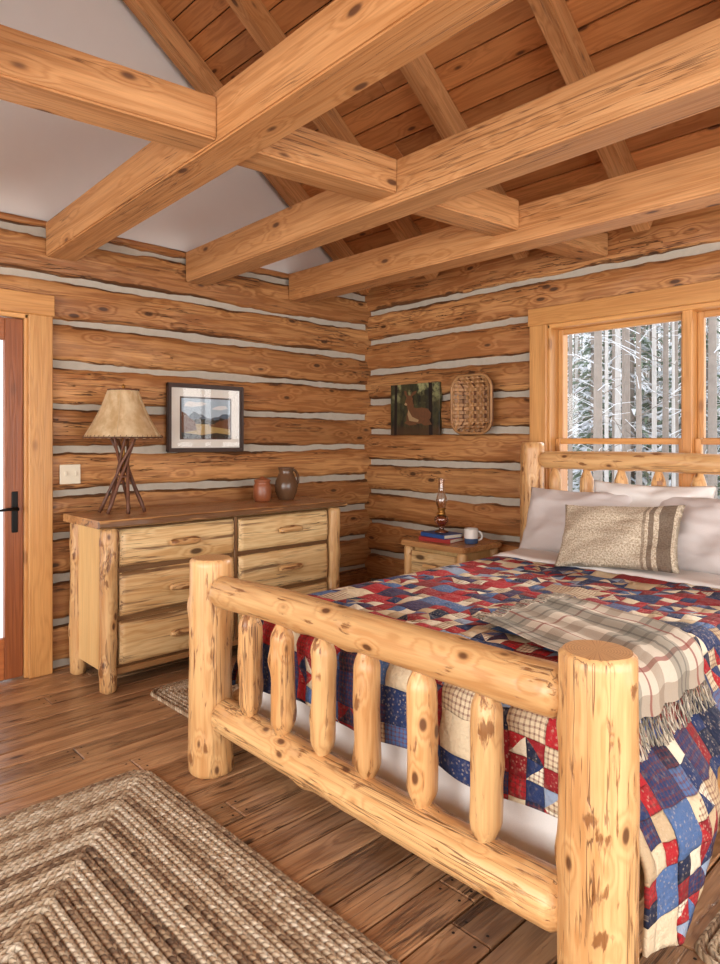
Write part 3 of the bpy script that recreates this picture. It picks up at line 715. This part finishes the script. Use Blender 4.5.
# ------------------------------------------------------------ pictures
mb=MB(); x0,x1,za,zb=2.18,2.79,1.315,1.79; y=CY-.05-.02; fw=.03
MFR=plain('dark_frame_wood',srgb(58,34,22),.35,0,30,.4)
MSKY=plain('painted_sky',srgb(176,196,210),.7,0,14,.25);MHILL=plain('painted_hills',srgb(86,104,120),.7,0,20,.4);MTREE=plain('painted_autumn_trees',srgb(120,72,34),.7,0,70,.6);MFIELD=plain('painted_field',srgb(180,152,92),.7,0,60,.4);MDK=plain('painted_dark_trees',srgb(38,38,26),.7,0,60,.5);MCLD=plain('painted_cloud',srgb(224,226,226),.7,0,30,.15)
box(mb,((x0+x1)/2,y-.008,za+fw/2),(x1-x0,.034,fw),0,0,bev=.006,tint=1);box(mb,((x0+x1)/2,y-.008,zb-fw/2),(x1-x0,.034,fw),0,0,bev=.006,tint=1)
for x in (x0+fw/2,x1-fw/2): box(mb,(x,y-.008,(za+zb)/2),(fw,.033,zb-za-.002),0,2,bev=.006,tint=1)
box(mb,((x0+x1)/2,y,(za+zb)/2),(x1-x0-.02,.012,zb-za-.02),1,0,bev=0,tint=1)
ix0,ix1,iz0,iz1=x0+.11,x1-.11,za+.10,zb-.10
def flat(pts,m,k): 
    mb.add([Vector((ix0+(ix1-ix0)*u,y-.0062-.0006*k,iz0+(iz1-iz0)*v)) for u,v in pts],[tuple(range(len(pts)))],m,False,[Vector((u*.5,v*.4,k)) for u,v in pts])
flat([(-.03,-.04),(1.03,-.04),(1.03,1.04),(-.03,1.04)],0,0)
flat([(0,0),(1,0),(1,1),(0,1)],2,1)
flat([(.05,.80),(.2,.78),(.42,.82),(.52,.88),(.40,.92),(.28,.90),(.15,.93),(.07,.87)],8,1.4); flat([(.6,.74),(.8,.72),(.96,.77),(.9,.84),(.76,.83),(.68,.80)],8,1.4)
flat([(0,.3),(1,.3),(1,.60)]+[(1-i/12,.56+.12*nz(i*.5,3)+.06*sin(i*.9)) for i in range(1,12)]+[(0,.54)],3,2)
flat([(0,0),(1,0),(1,.42),(0,.45)],5,3)
flat([(0,.36),(1,.34)]+[(1-i/24,.44+.10*abs(nz(i*.9,8))+.03*(i%2)) for i in range(0,25)],6,4)
flat([(.55,.3),(1,.22)]+[(1-i*.45/14,.58+.16*nz(i*1.3,5)-.02*i) for i in range(0,15)],4,5)
flat([(0,.12),(.3,.2),(.26,.42),(.16,.5),(.08,.62),(0,.66)],4,6); flat([(0,0),(1,0),(1,.08),(.7,.13),(.4,.07),(0,.14)],6,6)
mb.add([Vector((a,y-.0115,b)) for a,b in ((x0+fw,za+fw),(x1-fw,za+fw),(x1-fw,zb-fw),(x0+fw,zb-fw))],[(0,1,2,3)],7,False)
mkobj('framed_landscape_picture',mb,[MFR,M_WHITEFR,MSKY,MHILL,MTREE,MFIELD,MDK,M_GLASS,MCLD])
# deer painting
mb=MB(); y0_,y1_,za,zb=3.38,3.91,1.44,1.86; X=CX-.055
s=NT('painted_forest'); A=s.attr('gc'); n1=s.noise(s.vmul(A,(14,14,5)),1,5,.7); n2=s.noise(A,9,4,.6)
c=s.mix(s.mr(n1,.38,.68),srgb(18,22,12),srgb(74,70,38)); sp=s.n('ShaderNodeSeparateXYZ'); s.l(A,sp.inputs[0])
c=s.mix(s.math('MULTIPLY',s.mr(n2,.5,.65),s.mr(sp.outputs[2],1.62,1.85)),c,srgb(150,150,104)); c=s.mix(s.mr(sp.outputs[2],1.55,1.47,0,.8),c,srgb(66,42,22)); s.col(c); s.rough(.5); MFOR=s.mat
MDEER=plain('painted_deer_coat',srgb(116,74,42),.6,0,40,.6);MDEER2=plain('painted_deer_belly',srgb(168,138,98),.6,0,30,.3)
box(mb,(X+.005,(y0_+y1_)/2,(za+zb)/2),(.03,y1_-y0_,zb-za),0,1,bev=.002,tint=1,off=Vector((0,0,0)))
for i in range(len(mb.g)): mb.g[i]=mb.v[i]
def dflat(pts,m,k):
    mb.add([Vector((X-.0105-.0006*k,y1_-(y1_-y0_)*u,za+(zb-za)*v)) for u,v in pts],[tuple(range(len(pts)))],m,False)
dflat([(.08,0),(.13,0),(.15,1),(.09,1)],3,0); dflat([(.80,0),(.87,0),(.86,1),(.79,1)],3,0)
dflat([(.34,.30),(.42,.24),(.60,.22),(.76,.24),(.83,.32),(.84,.42),(.78,.50),(.66,.53),(.54,.52),(.46,.56),(.40,.52),(.35,.42)],1,1)
dflat([(.38,.42),(.50,.44),(.49,.60),(.46,.70),(.38,.72),(.35,.60)],1,2)
dflat([(.30,.60),(.36,.57),(.45,.62),(.48,.70),(.45,.77),(.38,.78),(.33,.70)],1,3)
dflat([(.44,.74),(.53,.80),(.56,.86),(.48,.84),(.43,.78)],1,3); dflat([(.37,.76),(.34,.86),(.29,.88),(.31,.80),(.35,.74)],1,3)
dflat([(.30,.60),(.345,.575),(.36,.61),(.32,.64)],2,4); dflat([(.40,.28),(.58,.25),(.60,.29),(.46,.36),(.38,.50),(.37,.40)],2,4)
dflat([(.36,.30),(.30,.24),(.40,.19),(.56,.20),(.50,.26)],1,4); dflat([(.62,.24),(.72,.18),(.86,.20),(.80,.30)],1,4)
mkobj('deer_painting',mb,[MFOR,MDEER,MDEER2,M_DARK])
# woven basket
mb=MB(); M_WK=wood('wicker',srgb(190,142,92),srgb(146,102,62),srgb(60,32,16),sx=3,sy=30,rings=3,kx=10,ky=20,rough=.55)
y0_,y1_,za,zb=2.83,3.19,1.45,1.88; yc=(y0_+y1_)/2; zc=(za+zb)/2; hw=(y1_-y0_)/2; hh=(zb-za)/2; Xb=CX-.055
CR=.10
def dish(u,v): 
    ax=max(0,abs(u)*hw-(hw-CR)); az=max(0,abs(v)*hh-(hh-CR)); 
    if ax>0 and az>0: e=1-(CR-math.hypot(ax,az))/.12 
    else: e=1-min(hw-abs(u)*hw,hh-abs(v)*hh)/.12
    return Xb-.012-.08*ss(.25,1,e), e
ni=15
for k in range(ni):
    u=-1+2*(k+.5)/ni
    for orient in (0,1):
        half=hw if orient==0 else hh
        wd=.82*half/ni; n=75; vs=[]; H=(hh if orient==0 else hw)
        d=max(0,abs(u)*half-(half-CR)); lim=(H-CR+sqrt(max(0,CR*CR-d*d)))/H
        for i in range(n):
            t=(-1+2*i/(n-1))*lim; ph=(t+1)/2*ni*pi; over=.003*sin(ph+(pi if k%2 else 0))*(1 if orient==0 else -1)
            for sd in (-1,1):
                if orient==0: yy=yc+u*hw+sd*wd; zz=zc+t*hh; x,_=dish(u,t)
                else: yy=yc+t*hw; zz=zc+u*hh+sd*wd; x,_=dish(t,u)
                vs.append(Vector((x-over,yy,zz)))
        mb.add(vs,[(2*i,2*i+1,2*i+3,2*i+2) for i in range(n-1)],0 if orient==1 or (k%4) else 1,False,[Vector((v.z if orient==0 else v.y,v.y if orient==0 else v.z,k)) for v in vs],R.uniform(.75,1.1))
def rim(a,b,x,r):
    pts=[]
    for (cy_,cz_,a0) in ((yc+a-r,zc+b-r,0),(yc-a+r,zc+b-r,90),(yc-a+r,zc-b+r,180),(yc+a-r,zc-b+r,270)):
        for t in range(10): an=radians(a0+90*t/9); pts.append(Vector((x,cy_+r*cos(an),cz_+r*sin(an))))
    return pts
tube(mb,rim(hw,hh,Xb-.095,CR),.010,0,8,closed=True,tint=.85); tube(mb,rim(hw,hh,Xb-.078,CR),.007,1,8,closed=True)
M_WKD=plain('dark_wicker',srgb(100,62,36),.6)
mkobj('woven_basket',mb,[M_WK,M_WKD])

# ------------------------------------------------------------ braided rugs
def rugmat(name,cols):
    s=NT(name); A=s.attr('gc'); sp=s.n('ShaderNodeSeparateXYZ'); s.l(A,sp.inputs[0]); U,V,RI=sp.outputs
    ab=s.math('ABSOLUTE',V)
    ph=s.math('ADD',s.math('MULTIPLY',U,42),s.math('MULTIPLY',ab,-.8)); sdv=s.math('GREATER_THAN',V,0.0); ph=s.math('ADD',ph,s.math('MULTIPLY',sdv,.5))
    cid=s.math('FLOOR',ph); fr=s.math('FRACT',ph)
    cb=s.n('ShaderNodeCombineXYZ'); s.l(s.math('MODULO',cid,3.0),cb.inputs[0]); s.l(RI,cb.inputs[1]); s.l(sdv,cb.inputs[2])
    wn=s.n('ShaderNodeTexWhiteNoise',noise_dimensions='3D'); s.l(cb.outputs[0],wn.inputs[0])
    cb2=s.n('ShaderNodeCombineXYZ'); s.l(cid,cb2.inputs[0]); s.l(RI,cb2.inputs[1]); s.l(sdv,cb2.inputs[2]); wn2=s.n('ShaderNodeTexWhiteNoise',noise_dimensions='3D'); s.l(cb2.outputs[0],wn2.inputs[0])
    tone=s.attr('tint',True)
    v=s.math('ADD',tone,s.math('MULTIPLY_ADD',wn.outputs['Value'],.30,-.15)); v=s.math('ADD',v,s.math('MULTIPLY_ADD',wn2.outputs['Value'],.40,-.20))
    cr=s.n('ShaderNodeValToRGB'); e=cr.color_ramp.elements; e[0].position=0;e[0].color=cols[0];e[1].position=1;e[1].color=cols[-1]
    for i,c in enumerate(cols[1:-1]): x=e.new((i+1)/(len(cols)-1)); x.color=c
    s.l(v,cr.inputs[0]); n=s.noise(s.vmul(A,(300,20,1)),1,2,.6)
    h=s.math('POWER',s.math('MAXIMUM',s.math('SINE',s.math('MULTIPLY',fr,pi)),.001),.5)
    c=s.mix(s.math('MULTIPLY_ADD',h,-.38,.38),cr.outputs[0],srgb(76,60,45)); c=s.mix(s.math('MULTIPLY',n,.15),c,srgb(126,104,82))
    s.col(c); s.rough(.95); s.bump(s.math('ADD',h,s.math('MULTIPLY',n,.4)),.9,.007); return s.mat
RUGC=[srgb(88,64,46),srgb(146,116,88),srgb(190,164,132),srgb(224,207,180),srgb(242,231,210)]
M_RUG=rugmat('braided_wool',RUGC)
def rug(name,x0,x1,y0,y1,bw,tones,rcorner=.18):
    mb=MB(); w=x1-x0;h=y1-y0; n=int(min(w,h)/2/bw); cx,cy=(x0+x1)/2,(y0+y1)/2
    for k in range(n):
        ins=(k+.5)*bw; a=w/2-ins;b=h/2-ins; r=max(.012,min(rcorner-ins*.6,a,b)) ; r=min(r,a,b)
        pts=[]
        for (sx,sy,a0) in ((1,1,0),(-1,1,90),(-1,-1,180),(1,-1,270)):
            m=8
            for t in range(m):
                an=radians(a0+90*t/(m-1)); pts.append((Vector((cx+sx*(a-r)+r*cos(an),cy+sy*(b-r)+r*sin(an),0)),Vector((cos(an),sin(an),0))))
        dense=[]
        N=len(pts)
        for i in range(N):
            p,nn=pts[i];q,n2=pts[(i+1)%N]; L=(q-p).length; m=max(1,int(L/.05))
            for t in range(m): dense.append((p.lerp(q,t/m),nn.lerp(n2,t/m).normalized()))
        dense.append(dense[0]); vs=[];gc=[];U=0;pp=dense[0][0]; off=R.uniform(0,3)
        prof=[(-1,.001),(-.75,.010),(-.35,.0155),(0,.0135),(.35,.0155),(.75,.010),(1,.001)]
        for p,nn in dense:
            U+=(p-pp).length; pp=p; jt=.002*nz(U*8,k*3)
            for v,z in prof: vs.append(p+nn*(v*bw*.5+jt)+Vector((0,0,z))); gc.append(Vector((U+off,v,k+.5)))
        m=len(prof); fs=[(i*m+j,i*m+j+1,(i+1)*m+j+1,(i+1)*m+j) for i in range(len(dense)-1) for j in range(m-1)]
        mb.add(vs,fs,0,True,gc,tones(k,n))
    return mkobj(name,mb,[M_RUG])
def tones1(k,n):
    seq=[.42,.50,.66,.74,.70,.46,.34,.60,.80,.74,.42,.30,.62,.80,.66,.26,.34,.66,.80,.66,.34,.40,.70,.64,.36,.26,.55,.78,.70,.42,.30,.62]
    return seq[k%len(seq)]+.02*((k*7)%3-1)
rug('braided_rug',-.55,1.31,-.1,2.70,.026,tones1,.09)
rug('braided_rug',1.70,3.25,2.72,3.50,.026,tones1,.07)
rug('braided_rug',1.90,3.4,-.15,.70,.026,tones1,.06)

# ------------------------------------------------------------ outside
mb=MB(); 
grid(mb,40,40,lambda i,j:Vector((-20+90*i,-20+90*j,-.45+.25*nz(i*12,j*12))),None,0)
mkobj('snow_ground',mb,[M_SNOW])
M_BARK=plain('hazy_tree_bark',srgb(166,154,144),.9,0,6,.5); M_BARK2=plain('hazy_birch_bark',srgb(220,216,212),.9,0,5,.35); M_PINE=plain('hazy_snowy_pine_needles',srgb(134,152,132),.9,0,5,.4)  # bark and needle colours lightened to paint in outdoor haze
mb=MB(); RT=random.Random(11)
def tree(x,y):
    r=RT.uniform(.035,.10);H=RT.uniform(8,15); lean=RT.uniform(-.3,.3); m=RT.choice((0,0,3))
    tube(mb,[(x,y,-.6),(x+lean*.3,y+lean*.2,H*.4),(x+lean,y+lean*.5,H)],lambda t:r*(1-.7*t),m,7)
    for b in range(RT.randint(12,24)):
        z=RT.uniform(.8,H*.7); a=RT.uniform(0,6.28); l=RT.uniform(.4,1.4); p=Vector((x,y,z))
        tube(mb,[p,p+Vector((cos(a)*l*.5,sin(a)*l*.5,l*.25)),p+Vector((cos(a)*l,sin(a)*l,l*.30))],lambda t:.011*(1-.7*t),2 if b%3 else m,3)
def pine(x,y):
    H=RT.uniform(5,11)
    tube(mb,[(x,y,-.6),(x,y,H)],.06,0,6)
    for k in range(460):
        t=RT.random()**1.2; z=.1+(H-.2)*t; l=((1-t)*H*.17+.10)*RT.uniform(.5,1); a=RT.uniform(0,6.28); w=.03+.045*(1-t)
        d=Vector((cos(a),sin(a),0)); sdv=Vector((-sin(a),cos(a),0)); p=Vector((x,y,z))+d*l*RT.uniform(0,.5); dr=RT.uniform(.1,.45); l*=.55
        q=p+d*l*.55+Vector((0,0,-.1*dr*l)); e=p+d*l+Vector((0,0,-dr*l))
        mt=1 if k%2 else 2
        mb.add([p,q+sdv*w,e,q-sdv*w],[(0,1,2,3)],mt,False)
        mb.add([p-Vector((0,0,.03)),q+Vector((0,0,w*.6)),e-Vector((0,0,.05)),q-Vector((0,0,w*.6))],[(0,1,2,3)],mt,False)
for i in range(230):
    x=11+30*RT.random(); y=x*RT.uniform(.10,.66); tree(x,y)
for i in range(75):
    x=17+22*RT.random(); y=x*RT.uniform(.12,.66); pine(x,y)
for i in range(40):
    y=12+16*RT.random(); x=y*RT.uniform(-.1,.5); tree(x,y) if RT.random()<.7 else pine(x,y)
mkobj('snowy_forest_trees',mb,[M_BARK,M_PINE,M_SNOW,M_BARK2],recalc=False)

# ------------------------------------------------------------ light
w=bpy.data.worlds.new('overcast_sky'); bpy.context.scene.world=w; w.use_nodes=True; nt=w.node_tree
bg=nt.nodes['Background']; bg.inputs[1].default_value=1.9
tcn=nt.nodes.new('ShaderNodeTexCoord'); spn=nt.nodes.new('ShaderNodeSeparateXYZ'); rp=nt.nodes.new('ShaderNodeValToRGB')
nt.links.new(tcn.outputs['Generated'],spn.inputs[0]); nt.links.new(spn.outputs[2],rp.inputs[0]); nt.links.new(rp.outputs[0],bg.inputs[0])
rp.color_ramp.elements[0].color=(.96,.97,1,1); rp.color_ramp.elements[1].color=(.92,.95,1,1)
def area(name,loc,rot,sx,sy,p,col=(1,1,1)):
    l=bpy.data.lights.new(name,'AREA'); l.shape='RECTANGLE'; l.size=sx;l.size_y=sy;l.energy=p;l.color=col
    o=bpy.data.objects.new(name,l); o.location=loc;o.rotation_euler=rot; bpy.context.collection.objects.link(o); return o
area('fill_area_left',(XL-.35,.7,1.5),(0,radians(-90),0),2.2,5,215,(1,.97,.93))  # added fill light behind the unseen left wall opening
area('fill_area_front',(.75,YF-.35,1.5),(radians(90),0,0),5,2.2,165,(1,.97,.93))  # added fill from behind the camera, through the invented front opening
sl=bpy.data.lights.new('sun_light','SUN'); sl.energy=6.0; sl.angle=radians(30); sl.color=(1,.96,.90)
so=bpy.data.objects.new('sun_light',sl); so.location=(10,4,8); so.rotation_euler=Vector((1,-.05,.55)).to_track_quat('Z','Y').to_euler(); bpy.context.collection.objects.link(so)

# ------------------------------------------------------------ camera
cam=bpy.data.cameras.new('camera'); co=bpy.data.objects.new('camera',cam); bpy.context.collection.objects.link(co)
cam.sensor_fit='HORIZONTAL'; cam.sensor_width=36; cam.lens=669/720*36; cam.shift_y=-42/720
co.location=(0,0,1.4); co.rotation_euler=(radians(90),0,radians(-43.7)); cam.clip_start=.05
bpy.context.scene.camera=co
vs=bpy.context.scene.view_settings; vs.view_transform='Standard'
try: vs.look='Medium Contrast'
except Exception: pass
vs.exposure=.25
